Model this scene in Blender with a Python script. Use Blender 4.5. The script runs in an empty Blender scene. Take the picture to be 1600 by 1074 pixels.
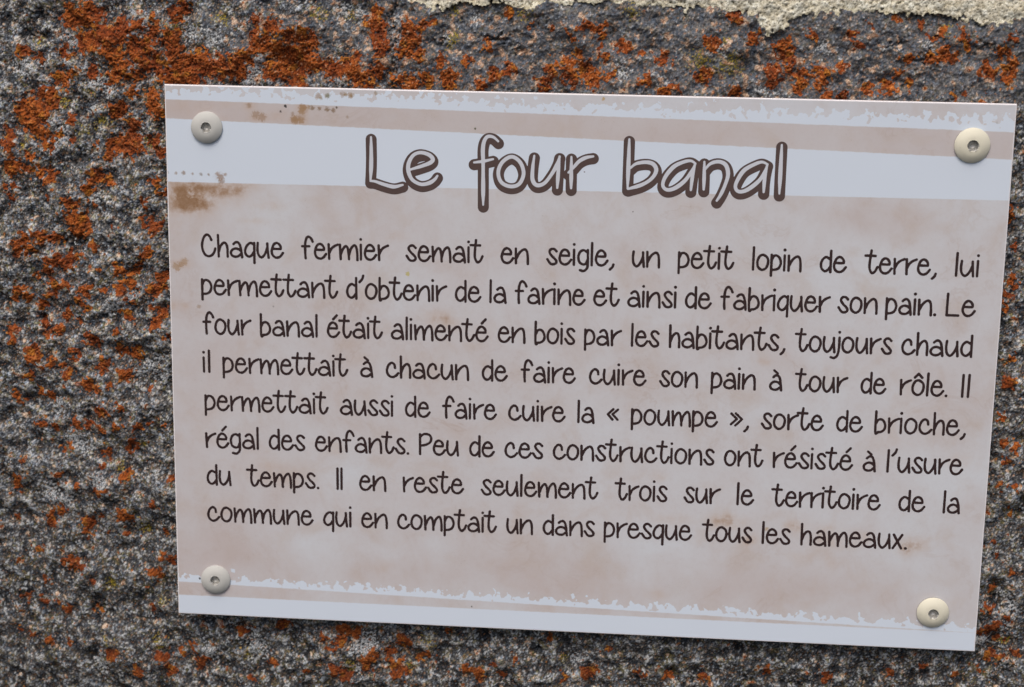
import bpy, math, random
import numpy as np
from mathutils import Matrix, Vector
R = math.radians
rng = np.random.default_rng(7)
random.seed(7)
SC = bpy.context.scene
COL = SC.collection

# ------------------------------------------------------------------ camera
# the sign is a 447 x 300 mm board in the XZ plane (front face y = 0), centre at the origin
SW, SH = 0.447, 0.300
FPX = 2800.0                                   # focal length in photo pixels (1600 wide)
CORN = [((256.3, 132.0), (-SW/2, SH/2)), ((1589.8, 163.0), (SW/2, SH/2)),
        ((1523.5, 1018.5), (SW/2, -SH/2)), ((278.6, 958.5), (-SW/2, -SH/2))]
def solve_pose():
    A = []
    for (px, py), (u, v) in CORN:
        x, y = (px-800)/FPX, -(py-537)/FPX
        A.append([u, v, 1, 0, 0, 0, -x*u, -x*v, -x]); A.append([0, 0, 0, u, v, 1, -y*u, -y*v, -y])
    M = np.linalg.svd(np.array(A))[2][-1].reshape(3, 3)
    M /= (np.linalg.norm(M[:, 0])+np.linalg.norm(M[:, 1]))/2
    if M[2, 2] < 0: M = -M
    a, b, t = M[:, 0], M[:, 1], M[:, 2]        # camera coords: x right, y up, z forward
    U, _, Vt = np.linalg.svd(np.stack([a, b], 1), full_matrices=False)
    ab = U @ Vt
    return ab[:, 0], ab[:, 1], t
ea, eb, tt = solve_pose()
flip = np.array([1, 1, -1.])                   # to Blender camera axes (looks along -z)
ca, cb, ct = ea*flip, eb*flip, tt*flip
cn = np.cross(ca, cb)                          # board normal, towards the viewer = world -Y
Rwc = np.stack([ca, -cn, cb], 1)               # columns: images of world X, Y, Z in camera axes
Rcw = Rwc.T
cpos = -Rcw @ ct
cam = bpy.data.cameras.new('camera'); camo = bpy.data.objects.new('camera', cam); COL.objects.link(camo)
Mx = Matrix([[*Rcw[0], cpos[0]], [*Rcw[1], cpos[1]], [*Rcw[2], cpos[2]], [0, 0, 0, 1]])
camo.matrix_world = Mx
cam.sensor_fit = 'HORIZONTAL'; cam.sensor_width = 36.0; cam.lens = 36.0*FPX/1600
cam.clip_start = 0.05; cam.clip_end = 200
cam.dof.use_dof = True; cam.dof.aperture_fstop = 9.0
cam.dof.focus_distance = float(np.linalg.norm(cpos))*0.985
SC.camera = camo
def at(px, py, Y=0.0):
    """a photo measurement -> point on the plane y = Y, metres (x, z)"""
    d = Rcw @ np.array([(px-800)/FPX, -(py-537)/FPX, -1.0])
    s = (Y-cpos[1])/d[1]
    p = cpos + d*s
    return float(p[0]), float(p[2])

# ------------------------------------------------------------------ light (overcast)
SUN_EL, SUN_AZ = 58, 12                        # azimuth: degrees to the left of the viewer's back
w = bpy.data.worlds.new('World'); SC.world = w; w.use_nodes = True
nt = w.node_tree
sky = nt.nodes.new('ShaderNodeTexSky'); sky.sky_type = 'NISHITA'; sky.sun_disc = False
sky.sun_elevation = R(SUN_EL); sky.sun_rotation = R(180+SUN_AZ)
sky.air_density = 1.0; sky.dust_density = 5.0; sky.ozone_density = 1.0
bg = nt.nodes['Background']; bg.inputs[1].default_value = 0.14
nt.links.new(sky.outputs[0], bg.inputs[0])
sl = bpy.data.lights.new('sun', 'SUN'); sl.energy = 1.3; sl.angle = R(22); sl.color = (1.0, 0.95, 0.88)
so = bpy.data.objects.new('sun', sl); COL.objects.link(so)
sd = Vector((-math.sin(R(SUN_AZ))*math.cos(R(SUN_EL)), -math.cos(R(SUN_AZ))*math.cos(R(SUN_EL)), math.sin(R(SUN_EL))))
so.rotation_euler = sd.to_track_quat('Z', 'Y').to_euler()
SC.view_settings.view_transform = 'Standard'; SC.view_settings.look = 'None'
SC.view_settings.exposure = 0.0; SC.view_settings.gamma = 1.0

# ------------------------------------------------------------------ helpers
def link(name, me, mat=None, parent=None):
    o = bpy.data.objects.new(name, me); COL.objects.link(o)
    if mat is not None: me.materials.append(mat)
    if parent is not None: o.parent = parent
    return o
def mesh_np(name, verts, faces, smooth=False):
    """verts (n,3) array, faces (m,k) array of one k, or a list of tuples"""
    me = bpy.data.meshes.new(name)
    if isinstance(faces, np.ndarray):
        m, k = faces.shape
        me.vertices.add(len(verts)); me.vertices.foreach_set('co', np.asarray(verts, np.float32).ravel())
        me.loops.add(m*k); me.loops.foreach_set('vertex_index', faces.astype(np.int32).ravel())
        me.polygons.add(m); me.polygons.foreach_set('loop_start', np.arange(0, m*k, k, dtype=np.int32))
        me.polygons.foreach_set('loop_total', np.full(m, k, np.int32))
        me.update(calc_edges=True)
    else:
        me.from_pydata([tuple(v) for v in verts], [], faces)
    if smooth: me.polygons.foreach_set('use_smooth', np.ones(len(me.polygons), bool))
    me.validate()
    return me

class N:
    """tiny expression wrapper over shader math nodes"""
    tree = None
    def __init__(s, sock): s.s = sock
    @staticmethod
    def m(op, *a, clamp=False):
        n = N.tree.nodes.new('ShaderNodeMath'); n.operation = op; n.use_clamp = clamp
        for i, x in enumerate(a):
            if isinstance(x, N): N.tree.links.new(x.s, n.inputs[i])
            else: n.inputs[i].default_value = float(x)
        return N(n.outputs[0])
    def __add__(s, o): return N.m('ADD', s, o)
    __radd__ = __add__
    def __sub__(s, o): return N.m('SUBTRACT', s, o)
    def __rsub__(s, o): return N.m('SUBTRACT', o, s)
    def __mul__(s, o): return N.m('MULTIPLY', s, o)
    __rmul__ = __mul__
def clamp01(x): return N.m('ADD', x, 0.0, clamp=True)
def step(x, wd=0.2): return N.m('MULTIPLY_ADD', x, 1.0/wd, 0.5, clamp=True)     # 0..1 ramp around x = 0
def nmin(a, b): return N.m('MINIMUM', a, b)
def nmax(a, b): return N.m('MAXIMUM', a, b)
def noise(vec, scale, detail=2, rough=0.5, seed=0.0, dist=0.0):
    n = N.tree.nodes.new('ShaderNodeTexNoise'); n.noise_dimensions = '4D'
    n.inputs['Scale'].default_value = scale; n.inputs['Detail'].default_value = detail
    n.inputs['Roughness'].default_value = rough; n.inputs['W'].default_value = seed
    n.inputs['Distortion'].default_value = dist
    N.tree.links.new(vec, n.inputs['Vector'])
    return N(n.outputs[0])
def mixc(f, a, b):
    n = N.tree.nodes.new('ShaderNodeMix'); n.data_type = 'RGBA'
    for i, x in ((0, f), (6, a), (7, b)):
        if isinstance(x, N): N.tree.links.new(x.s, n.inputs[i])
        elif i == 0: n.inputs[i].default_value = x
        else: n.inputs[i].default_value = (*x, 1)
    return N(n.outputs[2])
def new_mat(name, rough=0.6, spec=0.4):
    m = bpy.data.materials.new(name); m.use_nodes = True
    N.tree = m.node_tree
    b = m.node_tree.nodes['Principled BSDF']
    b.inputs['Roughness'].default_value = rough; b.inputs['Specular IOR Level'].default_value = spec
    return m, b
def objvec():
    n = N.tree.nodes.new('ShaderNodeTexCoord'); return n.outputs['Object']
def set_in(b, name, v):
    if isinstance(v, N): N.tree.links.new(v.s, b.inputs[name])
    else: b.inputs[name].default_value = v
def bump(b, h, strength=0.5, dist=0.001):
    n = N.tree.nodes.new('ShaderNodeBump'); n.inputs['Strength'].default_value = strength
    n.inputs['Distance'].default_value = dist
    N.tree.links.new(h.s, n.inputs['Height']); N.tree.links.new(n.outputs[0], b.inputs['Normal'])

# ------------------------------------------------------------------ the wall: stone, mortar, lichen
D = 0.00045                                    # grid step of the part in view
X0, X1, Z0, Z1 = -0.345, 0.262, -0.222, 0.222
NX, NZ = int((X1-X0)/D), int((Z1-Z0)/D)
fx = np.fft.rfftfreq(NX, D)[None, :]; fz = np.fft.fftfreq(NZ, D)[:, None]
def fnoise(lam, bw=0.6, ax=1.0, seed=0):
    """periodic band-limited noise, wavelength lam in metres, std 1; ax stretches along x"""
    g = np.random.default_rng(seed)
    k = np.sqrt((fx*ax)**2+fz**2)+1e-9
    S = np.exp(-(np.log(k*lam)/bw)**2)
    r = np.fft.rfft2(g.standard_normal((NZ, NX)))*S/k**0.5
    r[0, 0] = 0
    n = np.fft.irfft2(r, s=(NZ, NX)); return (n/n.std()).astype(np.float32)
def blur(a, s):
    k2 = fx**2+fz**2
    return np.fft.irfft2(np.fft.rfft2(a)*np.exp(-2*(math.pi*s)**2*k2), s=(NZ, NX)).astype(np.float32)
WALL_Y = 0.0085
gx = (X0+np.arange(NX)*D)[None, :].astype(np.float32)+np.zeros((NZ, 1), np.float32)
gz = (Z0+np.arange(NZ)*D)[:, None].astype(np.float32)+np.zeros((1, NX), np.float32)
n60, n25, n12 = fnoise(.06, .5, seed=1), fnoise(.025, .5, seed=2), fnoise(.011, .45, seed=3)
n5, n25f, n14 = fnoise(.0052, .7, seed=4), fnoise(.0025, .75, seed=5), fnoise(.0012, .8, seed=6)
n5b, n8b, n3b, n40b = fnoise(.0055, .6, seed=14), fnoise(.009, .6, seed=18), fnoise(.003, .6, seed=13), fnoise(.035, .6, seed=19)
def crumbs(p, s, seed, mod=0):
    """roundish grains: random points, p per cell on average, blurred to radius s"""
    g = np.random.default_rng(seed)
    a = (g.random((NZ, NX)) < p*np.exp(mod)).astype(np.float32)*(.6+.8*g.random((NZ, NX)).astype(np.float32))
    return blur(a, s)*(2*math.pi*s*s/D/D)                  # ~1 at a lone grain's centre
cw1 = crumbs(.012, .00042, 41, .9*n8b-.4)
cw2 = crumbs(.0035, .00075, 42, .8*n12-.3)
cd1 = crumbs(.008, .0006, 43, .5*n8b)
cp1 = crumbs(.012, .00045, 44, 1.1*n5b-.6)
dx, dz = fnoise(.009, .7, seed=8)*.0009+fnoise(.003, .5, seed=28)*.00045, fnoise(.009, .7, seed=9)*.0009+fnoise(.003, .5, seed=29)*.00045

# mortar joint above the stone: its lower edge, measured along the top of the photograph
MB = [(-400, -60), (400, -30), (560, -12), (640, 0), (662, 11), (685, 14), (708, 13), (722, 2), (748, 9), (775, 3), (800, 11), (835, 13), (850, 2), (872, 9), (900, 2), (930, 7), (960, 1), (1010, 9),
      (1080, 12), (1110, 9), (1128, 19), (1165, 20), (1184, 26), (1192, 48), (1206, 54), (1225, 42), (1243, 30), (1262, 22), (1330, 18), (1400, 22), (1432, 24), (1470, 22), (1505, 28), (1530, 39), (1560, 37), (1600, 32), (1700, 30)]
mbx, mbz = zip(*[at(x, y, WALL_Y) for x, y in MB])
mline = np.interp(gx+dx*1.0, mbx, mbz).astype(np.float32)
mort = (gz+dz*.8+n5*.0004-mline)               # >0 : mortar
mort[gz > Z1-0.003] = -1                       # tile wraps back to stone
# smooth (fine grained) stone at the upper right, crusted rough stone to the left and below
sx = lambda px, py: at(px, py, WALL_Y)
smooth_zone = np.clip((gx-sx(420, 100)[0])/.09+.25*n25, 0, 1)*np.clip((gz-sx(800, 150)[1]+.004)/.01, 0, 1)
for (px, py, rr) in ((330, 45, 24), (430, 45, 26), (500, 55, 30), (380, 70, 16), (100, 500, 14)):
    cx, cz = sx(px, py); r_ = rr*.00035
    smooth_zone = np.maximum(smooth_zone, np.clip(1.6-np.sqrt((gx-cx+dx)**2+(gz-cz+dz)**2)/r_, 0, 1))
low = np.clip((sx(300, 650)[1]-gz)/.06+.5, 0, 1)

hgt = n60*.0014+n25*.0008+n12*.00042            # metres, + = towards the viewer
rough = (1-.6*smooth_zone)*(1-.42*np.clip((sx(300, 520)[1]-gz)/.10, 0, 1))
hgt += rough*(n5*.00021+n25f*.00011+n14*.00007+np.clip(cw1, 0, 1.2)*.00022+np.clip(cw2, 0, 1.2)*.0003-np.clip(cd1, 0, 1)*.00035)+smooth_zone*(n5*.00012+n25f*.00008)
# dark crack running down from the joint, and a few pits
ckx = np.interp(gz, [sx(615, 150)[1], sx(617, 90)[1], sx(612, 50)[1], sx(618, 5)[1]], [sx(613, 150)[0], sx(616, 90)[0], sx(611, 50)[0], sx(617, 5)[0]])
crack = np.exp(-((gx-ckx+dx*1.4)/.0009)**2)*np.clip(.75+.4*n5, 0, 1)*np.clip((gz-sx(615, 160)[1])/.004, 0, 1)
hgt -= crack*.0022
pits = [(690, 65, 13, 5), (802, 75, 8, 5), (775, 60, 12, 4), (55, 60, 16, 5), (58, 20, 14, 5), (120, 375, 30, 4), (245, 650, 16, 10), (60, 505, 12, 6), (165, 795, 10, 9),
        (240, 735, 14, 9), (150, 965, 18, 9), (30, 920, 14, 6), (1390, 70, 16, 4), (1395, 130, 16, 8), (1440, 95, 20, 5), (1540, 75, 20, 5), (1465, 45, 7, 5), (1155, 87, 5, 4),
        (210, 425, 10, 6), (45, 395, 20, 5), (140, 640, 14, 5), (190, 120, 12, 4), (290, 22, 10, 10), (100, 895, 10, 6), (265, 820, 10, 8), (770, 60, 16, 3), (380, 1010, 9, 8),
        (450, 1040, 12, 6), (600, 1040, 9, 6), (840, 1010, 10, 6), (1010, 1040, 14, 6), (1570, 1045, 10, 6), (1560, 940, 9, 10), (1545, 965, 7, 7)]
for (px, py, a, b) in pits:
    cx, cz = sx(px, py)
    hgt -= .0026*np.exp(-(((gx-cx+dx*1.5)/(a*.00035))**2+((gz-cz+dz*1.5)/(b*.00035))**2))
medges = np.exp(-(mort/.0022)**2)*(np.abs(mort) < .5)
isM = mort > 0
hgt = np.where(isM, .0003+n12*.0003+n5*.00016+n25f*.0001+n14*.00008-np.clip(cd1, 0, 1)*.0003, hgt-.0005*medges)
hgt -= .012*np.clip((sx(450, 600)[0]-gx)/.14, 0, 1)*np.clip((.05-gz)/.15, 0, 1)     # the face falls back low on the left

# ---- colours (linear reflectance)
def c3(r, g, b): return np.array([r, g, b], np.float32)
def ramp(t, stops):
    xs = [s[0] for s in stops]
    return np.stack([np.interp(t, xs, [s[1][i] for s in stops]) for i in range(3)], -1).astype(np.float32)
def over(col, mask, c):
    m = np.clip(mask, 0, 1)[..., None]; return col*(1-m)+c*m
gr = .42*n25f+.62*n14+.30*n5
tone = gr+.25*n25+.2*n12
rs = ramp(tone*1.12, [(-1.9, (.012, .0125, .014)), (-.9, (.040, .041, .044)), (-.1, (.093, .095, .101)), (.6, (.170, .174, .181)), (1.3, (.31, .315, .325)), (2.1, (.56, .57, .57))])
wcol = ramp(n14+.6*n3b, [(-1.6, (.26, .29, .33)), (0, (.47, .49, .51)), (1.6, (.74, .74, .72))])
rs = over(rs, np.clip((cd1-.45)*3, 0, 1)*.75, c3(.016, .018, .022))
rs = over(rs, np.clip((np.maximum(cw1, cw2)-.42)*3.5, 0, 1)*.82, wcol)
rs = over(rs, np.clip((cp1-.5)*3.5, 0, 1)*np.clip(.15+.5*n25, 0, .8), c3(.55, .40, .24))
t2 = .55*n14+.5*n25f+.3*n5
ss = ramp(t2, [(-2, (.035, .036, .039)), (-.6, (.098, .101, .108)), (.6, (.158, .160, .168)), (1.7, (.33, .325, .33))])
colr = rs*(1-smooth_zone[..., None])+ss*smooth_zone[..., None]
t3 = .6*n8b+.5*n3b+.35*fnoise(.0045, .6, seed=51)
colr = colr*(1+np.clip(t3, -1.6, 1.6)[..., None]*np.array([.13, .045, -.07], np.float32))
bm = fnoise(.006, .8, seed=52)+.7*fnoise(.0018, .6, seed=53)
colr = over(colr, np.clip((bm-1.1)*1.6, 0, 1)*.55*(1-.6*smooth_zone), ramp(n14, [(-1.6, (.05, .03, .016)), (0, (.15, .085, .045)), (1.6, (.33, .21, .12))]))
om_ = fnoise(.0035, .7, seed=54)+.6*n12
colr = over(colr, np.clip((om_-1.35)*2, 0, 1)*.6*(1-.6*smooth_zone), ramp(n14, [(-1.6, (.03, .03, .008)), (0, (.12, .11, .03)), (1.6, (.34, .30, .09))]))
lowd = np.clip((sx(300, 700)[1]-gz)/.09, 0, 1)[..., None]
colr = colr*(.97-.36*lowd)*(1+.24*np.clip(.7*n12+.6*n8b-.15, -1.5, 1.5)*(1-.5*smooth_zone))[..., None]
def blob(px, py, rr, k=1.0, n=None):
    cx, cz = sx(px, py); r_ = rr*.00035
    d = np.sqrt((gx-cx+dx*k)**2+(gz-cz+dz*k)**2)/r_
    return 1-d
def box(px, py, rr):
    cx, cz = sx(px, py); r_ = rr*.00035*1.5+.004
    i0, i1 = int((cx-r_-X0)/D), int((cx+r_-X0)/D); j0, j1 = int((cz-r_-Z0)/D), int((cz+r_-Z0)/D)
    return slice(max(j0, 0), max(min(j1, NZ), 0)), slice(max(i0, 0), max(min(i1, NX), 0))
def field(seeds, k=1.0):
    f = np.full((NZ, NX), -9, np.float32)
    for s in seeds:
        px, py, rr = s[:3]
        sl_ = box(px, py, rr)
        if sl_[0].stop <= sl_[0].start or sl_[1].stop <= sl_[1].start: continue
        cx, cz = sx(px, py); r_ = rr*.00035
        d = 1-np.sqrt((gx[sl_]-cx+dx[sl_]*k)**2+(gz[sl_]-cz+dz[sl_]*k)**2)/r_
        f[sl_] = np.maximum(f[sl_], np.minimum(d, .6))
    return f
# olive and yellow crusts
yel = field([(1095, 93, 12), (1140, 98, 14), (1130, 68, 7), (1475, 48, 8), (500, 20, 8), (545, 22, 8), (705, 60, 8), (710, 20, 6), (820, 22, 8), (705, 70, 5), (140, 143, 8), (132, 205, 7), (160, 190, 9),
             (60, 65, 5), (100, 160, 6), (38, 225, 6), (230, 225, 8), (1575, 22, 6), (990, 20, 8), (975, 115, 5), (130, 370, 6), (245, 1010, 9), (388, 1022, 9), (548, 1040, 8), (670, 1000, 9), (1567, 983, 5),
             (1570, 1000, 5), (180, 735, 7), (218, 830, 9), (170, 920, 8), (250, 945, 7), (160, 1010, 6), (215, 700, 6), (270, 40, 7), (310, 45, 8), (345, 30, 8), (640, 1040, 5), (880, 1030, 5)])
colr = over(colr, np.clip((yel*.8+.35*n25f+.3*n14-.05)*3, 0, 1)*.85, ramp(n14+.5*n25f, [(-1.5, (.02, .018, .004)), (0, (.125, .095, .006)), (1.5, (.40, .30, .02))]))
oli = n8b*.6+.5*n40b+.5*n3b
colr = over(colr, np.clip((oli-1.15)*3, 0, 1)*.6*(1-smooth_zone*.7), ramp(n14, [(-1.5, (.03, .03, .012)), (1.5, (.15, .13, .05))]))
# white crust
whs = field([(335, 58, 13), (322, 50, 8), (300, 52, 9), (225, 40, 11), (175, 135, 13), (150, 128, 9), (205, 105, 9), (395, 105, 13), (385, 125, 9), (400, 95, 9), (622, 55, 7), (624, 35, 7), (619, 75, 6), (470, 80, 7),
             (970, 110, 11), (525, 125, 10), (1120, 80, 9), (1040, 133, 9), (700, 55, 5), (535, 18, 10), (560, 18, 6), (742, 30, 6), (555, 118, 6), (35, 105, 12), (100, 205, 12), (215, 215, 10), (85, 225, 11),
             (145, 305, 10), (205, 460, 8), (170, 480, 12), (120, 700, 14), (110, 690, 10), (70, 780, 12), (150, 760, 10), (95, 790, 10), (400, 1015, 15), (395, 990, 9), (325, 1020, 11), (575, 1005, 14), (560, 1015, 10),
             (560, 1045, 7), (1288, 76, 7), (1568, 979, 6), (1450, 75, 7), (1185, 145, 7), (1210, 143, 6), (150, 1050, 12), (1585, 945, 9), (1570, 930, 8), (1535, 1000, 8), (900, 1030, 8), (60, 95, 8), (105, 60, 10),
             (250, 560, 8), (235, 575, 10), (85, 640, 10), (120, 660, 9), (215, 585, 7), (250, 590, 9)])
wm = np.maximum((whs+.45*n25f > .0)*.9, np.clip((n12*.5+n5*.8+n25f*.8-1.45-smooth_zone*.8+low*.25)*4, 0, 1)*.7)
colr = over(colr, wm*np.clip(.75+.5*n14+.3*n25f, 0, 1), ramp(n14+.4*n3b, [(-1.5, (.16, .17, .18)), (0, (.38, .40, .42)), (1.5, (.66, .68, .68))]))
# peach coloured crumbs round the orange lichen along the top
pz = np.clip((gz-sx(700, 150)[1]+.003)/.01, 0, 1)*np.clip((sx(1540, 100)[0]-gx)/.05, .35, 1)*np.clip((gx-sx(330, 100)[0])/.02, 0, 1)
pm = cp1*1.5+n3b*.45+n8b*.9+n5*.3-.35
pdens = np.clip(pz*(.95-.75*np.clip((gz-sx(900, 70)[1])/.02, 0, 1)*np.clip((gx-sx(820, 70)[0])/.01, 0, 1))+.12, 0, 1)
colr = over(colr, np.clip((pm-1.95+1.1*pdens)*3, 0, 1)*.85, ramp(n14+.5*n5b, [(-1.5, (.20, .09, .05)), (0, (.46, .27, .17)), (1.6, (.74, .58, .44))]))
# mortar: cream and gritty, stained olive near the stone
mc = ramp(n14*.6+n25f*.6+n5*.4, [(-2.6, (.14, .11, .06)), (-1.5, (.40, .36, .26)), (0, (.66, .62, .49)), (1.6, (.80, .77, .65))])
mc = mc*(1+np.clip(n8b, -2, 2)[..., None]*np.array([.05, .07, .10], np.float32))
mc = over(mc, np.clip((cd1-.5)*3, 0, 1)*.7, c3(.16, .13, .08))
mc = over(mc, np.clip((cp1-.7)*3, 0, 1)*.5, c3(.25, .22, .18))
mc = over(mc, (n25f*.7+n14*.7 < -1.6)*.85, c3(.05, .045, .03))
mc = over(mc, np.clip(1-mort/.0016+n5*.5, 0, 1)*.35, c3(.33, .29, .14))
colr = np.where(isM[..., None], mc, colr)
colr *= (1-.5*crack[..., None])

# orange lichen: patches where the photograph has them
OR = """250,114,9 246,95,7 112,28,14 140,25,15 148,33,9 192,40,8 212,42,8 240,28,5 241,40,6 240,52,7 275,20,10 288,13,8 35,80,9 100,85,9 130,72,9 150,62,12 168,56,12 187,60,9 132,64,8 178,85,10 184,100,9
215,80,12 232,68,10 268,58,11 270,80,11 182,118,12 192,108,8 210,122,9 90,120,8 112,116,7 60,93,7 230,100,10 270,98,10 290,105,14 310,95,14 330,105,14 350,106,14 370,104,14 385,88,9 398,78,9
275,125,12 300,122,12 375,120,8 145,115,7 102,131,6 70,148,9 78,158,11 45,170,14 35,182,10 60,176,13 85,152,7 48,198,9 63,208,10 75,228,8 88,212,7 15,210,8 15,228,8 20,260,12 45,264,6
180,175,10 190,168,7 240,165,10 248,178,9 205,198,9 200,213,8 182,228,12 205,230,13 170,240,8 115,220,6 110,188,6 48,243,6 238,150,7 206,143,7 240,218,9 250,240,8 148,225,4
425,40,10 410,68,9 400,30,6 398,52,7 430,80,8 452,55,8 470,52,9 482,68,11 440,85,12 460,92,13 445,108,14 425,112,12 478,100,12 500,102,10 520,110,11 542,106,10 462,124,12 556,94,8 560,125,10
580,120,9 590,106,8 587,23,9 580,36,8 590,62,11 597,78,9 594,48,7 638,42,9 660,40,7 676,36,6 645,62,10 634,80,9 655,86,8 620,125,9 642,128,9 665,125,8 688,97,6 702,120,11 762,73,8 775,116,9 797,108,8
750,133,8 728,97,8 700,132,8 792,22,7 825,45,4 836,39,4 862,45,5 915,42,9 935,48,10 890,50,5 895,60,5 938,75,5 965,68,7 977,76,8 905,85,5 947,93,6 886,98,10 860,110,9 890,122,11 915,110,11 930,122,9
850,133,10 925,133,9 952,120,7 1005,83,6 1037,93,10 1008,125,8 1110,68,11 1098,118,12 1145,25,9 1153,28,7 1177,60,9 1225,77,11 1230,90,9 1226,64,6 1270,56,6 1332,54,7 1341,71,7 1250,133,9 1205,110,9
1232,112,8 1208,130,8 1145,145,9 1255,115,9 1282,118,10 1315,108,8 1285,132,6 1355,140,9 1390,136,11 1040,141,9 1055,138,6 1362,42,4 1402,32,6 1440,36,5 1441,44,4 1420,92,9 1460,60,8 1470,54,7
1502,55,7 1510,70,8 1455,90,8 1475,86,10 1485,92,8 1565,80,9 1540,110,9 1553,116,7 1580,108,9 1575,125,8 1420,132,5 1407,115,5 1580,95,6 1580,62,5 1315,150,8 1290,148,6 1485,152,5 1505,150,4 1535,157,4
80,275,9 73,286,8 62,270,6 155,278,7 167,282,6 135,297,9 145,275,10 105,318,9 118,320,6 108,340,9 125,350,13 120,364,9 136,360,7 15,310,6 16,293,6 75,308,6 145,320,5 40,370,9 62,371,9 85,372,9 28,385,8
45,389,9 23,399,6 145,387,6 172,355,4 76,412,8 90,408,9 112,404,9 102,413,9 120,400,6 55,432,4 70,422,7 82,450,10 100,445,7 78,462,6 30,455,8 22,462,6 40,466,9 66,476,8 132,455,9 120,468,6 160,455,5
100,495,8 66,508,6 118,503,4 130,480,7 15,520,8 20,536,6 67,525,7 88,518,7 46,553,11 50,564,8 140,530,10 150,536,7 115,555,7 103,552,5 60,580,6 75,568,5 92,575,4 160,570,9 150,580,7 190,590,9 100,590,8
42,590,6 138,604,9 150,612,6 167,608,5 22,628,8 14,615,5 70,625,8 58,616,5 155,645,9 185,640,5 182,420,8 155,422,4 188,450,9 205,446,8 200,434,7 198,490,9 200,468,6 180,520,6 182,545,7 192,552,6
210,560,8 211,546,6 235,350,9 250,352,7 240,365,6 232,395,8 224,402,6 212,425,5 215,414,4 238,455,9 250,448,8 256,435,8 235,480,5 250,492,9 244,505,8 259,525,6 225,315,6 240,285,8 252,300,7 230,608,5
55,668,6 80,672,5 112,668,8 130,668,7 153,675,6 180,672,7 215,670,7 232,665,4 252,670,5 90,712,5 103,705,5 30,728,6 155,735,6 82,754,7 115,766,6 15,768,9 18,755,7 145,775,7 160,773,4 193,748,7
202,697,8 196,708,6 160,715,7 183,757,4 235,796,7 265,755,6 68,815,7 70,828,7 85,807,7 14,818,5 128,828,9 127,842,7 182,812,9 196,815,5 145,815,4 160,842,4 190,842,4 52,870,6 104,890,10 95,886,7
118,896,6 14,888,4 253,838,4 250,875,6 265,880,6 240,903,9 232,900,6 62,918,5 137,920,5 30,945,7 60,950,7 78,953,4 95,965,7 101,958,5 142,965,5 25,965,4 20,993,4 36,1003,7 68,1012,6 100,1012,5
168,1033,8 250,1035,8 210,1057,9 262,1057,8 233,957,5 375,988,7 395,982,5 440,980,8 538,985,10 556,990,9 530,1002,7 505,995,6 520,1012,6 290,1015,6 300,1022,5 281,1027,5 315,1033,6 308,1045,9
258,1050,7 390,1060,6 425,1037,6 480,1045,5 525,1046,9 542,1056,8 573,1038,10 582,1024,8 608,1022,7 616,1040,9 625,1052,10 635,1008,8 626,998,7 655,1030,7 668,1023,6 725,1040,7 742,1046,6 750,1058,7
785,1055,5 805,1030,6 770,1040,4 880,1060,5 915,1055,8 926,1049,6 1580,895,8 1550,920,5 1560,870,4 1542,950,7 1545,985,7 1531,987,6 1557,977,6 1572,968,5 1561,1001,5 1585,1022,6 1548,1028,8 1562,1028,6
1527,1046,6 1578,330,8 1574,346,7 1584,385,5 1580,440,8 1571,462,7 1565,478,6 1580,560,6 1575,600,8 1563,655,6 1568,690,6 1570,722,7 1560,760,5 1575,800,6 1552,850,5 1586,700,6 1583,760,6 1040,1058,6
700,985,6 860,995,6 950,1015,5 1000,1050,5 1100,1060,6 1200,1050,6 1290,1058,7 1390,1055,6 1440,1040,6 1490,1055,6"""
seeds0 = [tuple(float(v) for v in s.split(',')) for s in OR.split()]
of = field([(x, y, r*(1.3 if (x < 720 and y < 260) else 1.16)) for x, y, r in seeds0])
om = of+.20*n5b+.17*n25f+.12*n14 > .02
small = (n3b*.8+n8b*.6+n25f*.3-.35*smooth_zone > 2.0)
near = blur((om*1.0).astype(np.float32), .004)
small |= (n3b*.8+n25f*.5+near*2.8 > 2.15)
om = (om | small) & ~isM
om &= ~(crack > .3)
# smooth single cells away
nb = sum(np.roll(np.roll(om, a, 0), b, 1).astype(np.int8) for a in (-1, 0, 1) for b in (-1, 0, 1))
om = nb >= 5
inner = blur(om.astype(np.float32), .0012)
lt = n14*.55+n25f*.4+n5*.35+n12*.2
lcol = ramp(lt, [(-2.0, (.035, .010, .004)), (-.9, (.13, .030, .007)), (0, (.26, .058, .009)), (.9, (.37, .095, .017)), (2.0, (.50, .19, .06))])
hue = np.clip(.5+.4*n40b+.15*n12, 0, 1)[..., None]
lcol = lcol*(1-hue)*np.array([.80, .72, .9], np.float32)+lcol*hue*np.array([1.06, 1.08, 1.0], np.float32)
lcol = over(lcol, np.clip((n3b*.7+n14*.6-1.15-inner*.35)*3, 0, 1)*.65*(.35+.65*pz), c3(.55, .33, .2))
yo = np.clip((fnoise(.011, .7, seed=61)+.4*n25f-1.0)*1.4, 0, 1)*.45
lcol = over(lcol, yo, ramp(n14+.4*n25f, [(-1.8, (.10, .035, .004)), (0, (.40, .15, .012)), (1.8, (.66, .33, .05))]))
dk = np.clip((fnoise(.005, .7, seed=62)+.5*n25f-1.15)*2, 0, 1)*.6
lcol = over(lcol, dk, c3(.045, .018, .008))
lcol = over(lcol, np.clip((cw1-.75)*3, 0, 1)*.55*(1-inner), c3(.42, .40, .38))
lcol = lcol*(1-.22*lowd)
hgt = hgt+np.where(om, inner*(.00045+.00012*n14+.00014*n25f), 0)
# specks of orange too small to pick out stay in the stone's colour
colr = over(colr, np.clip((near*2.6+n14*.7+n3b*.5-1.55)*2, 0, 1)*.62*(~isM), ramp(n14, [(-1.5, (.12, .035, .012)), (1.5, (.40, .17, .07))]))

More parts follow.
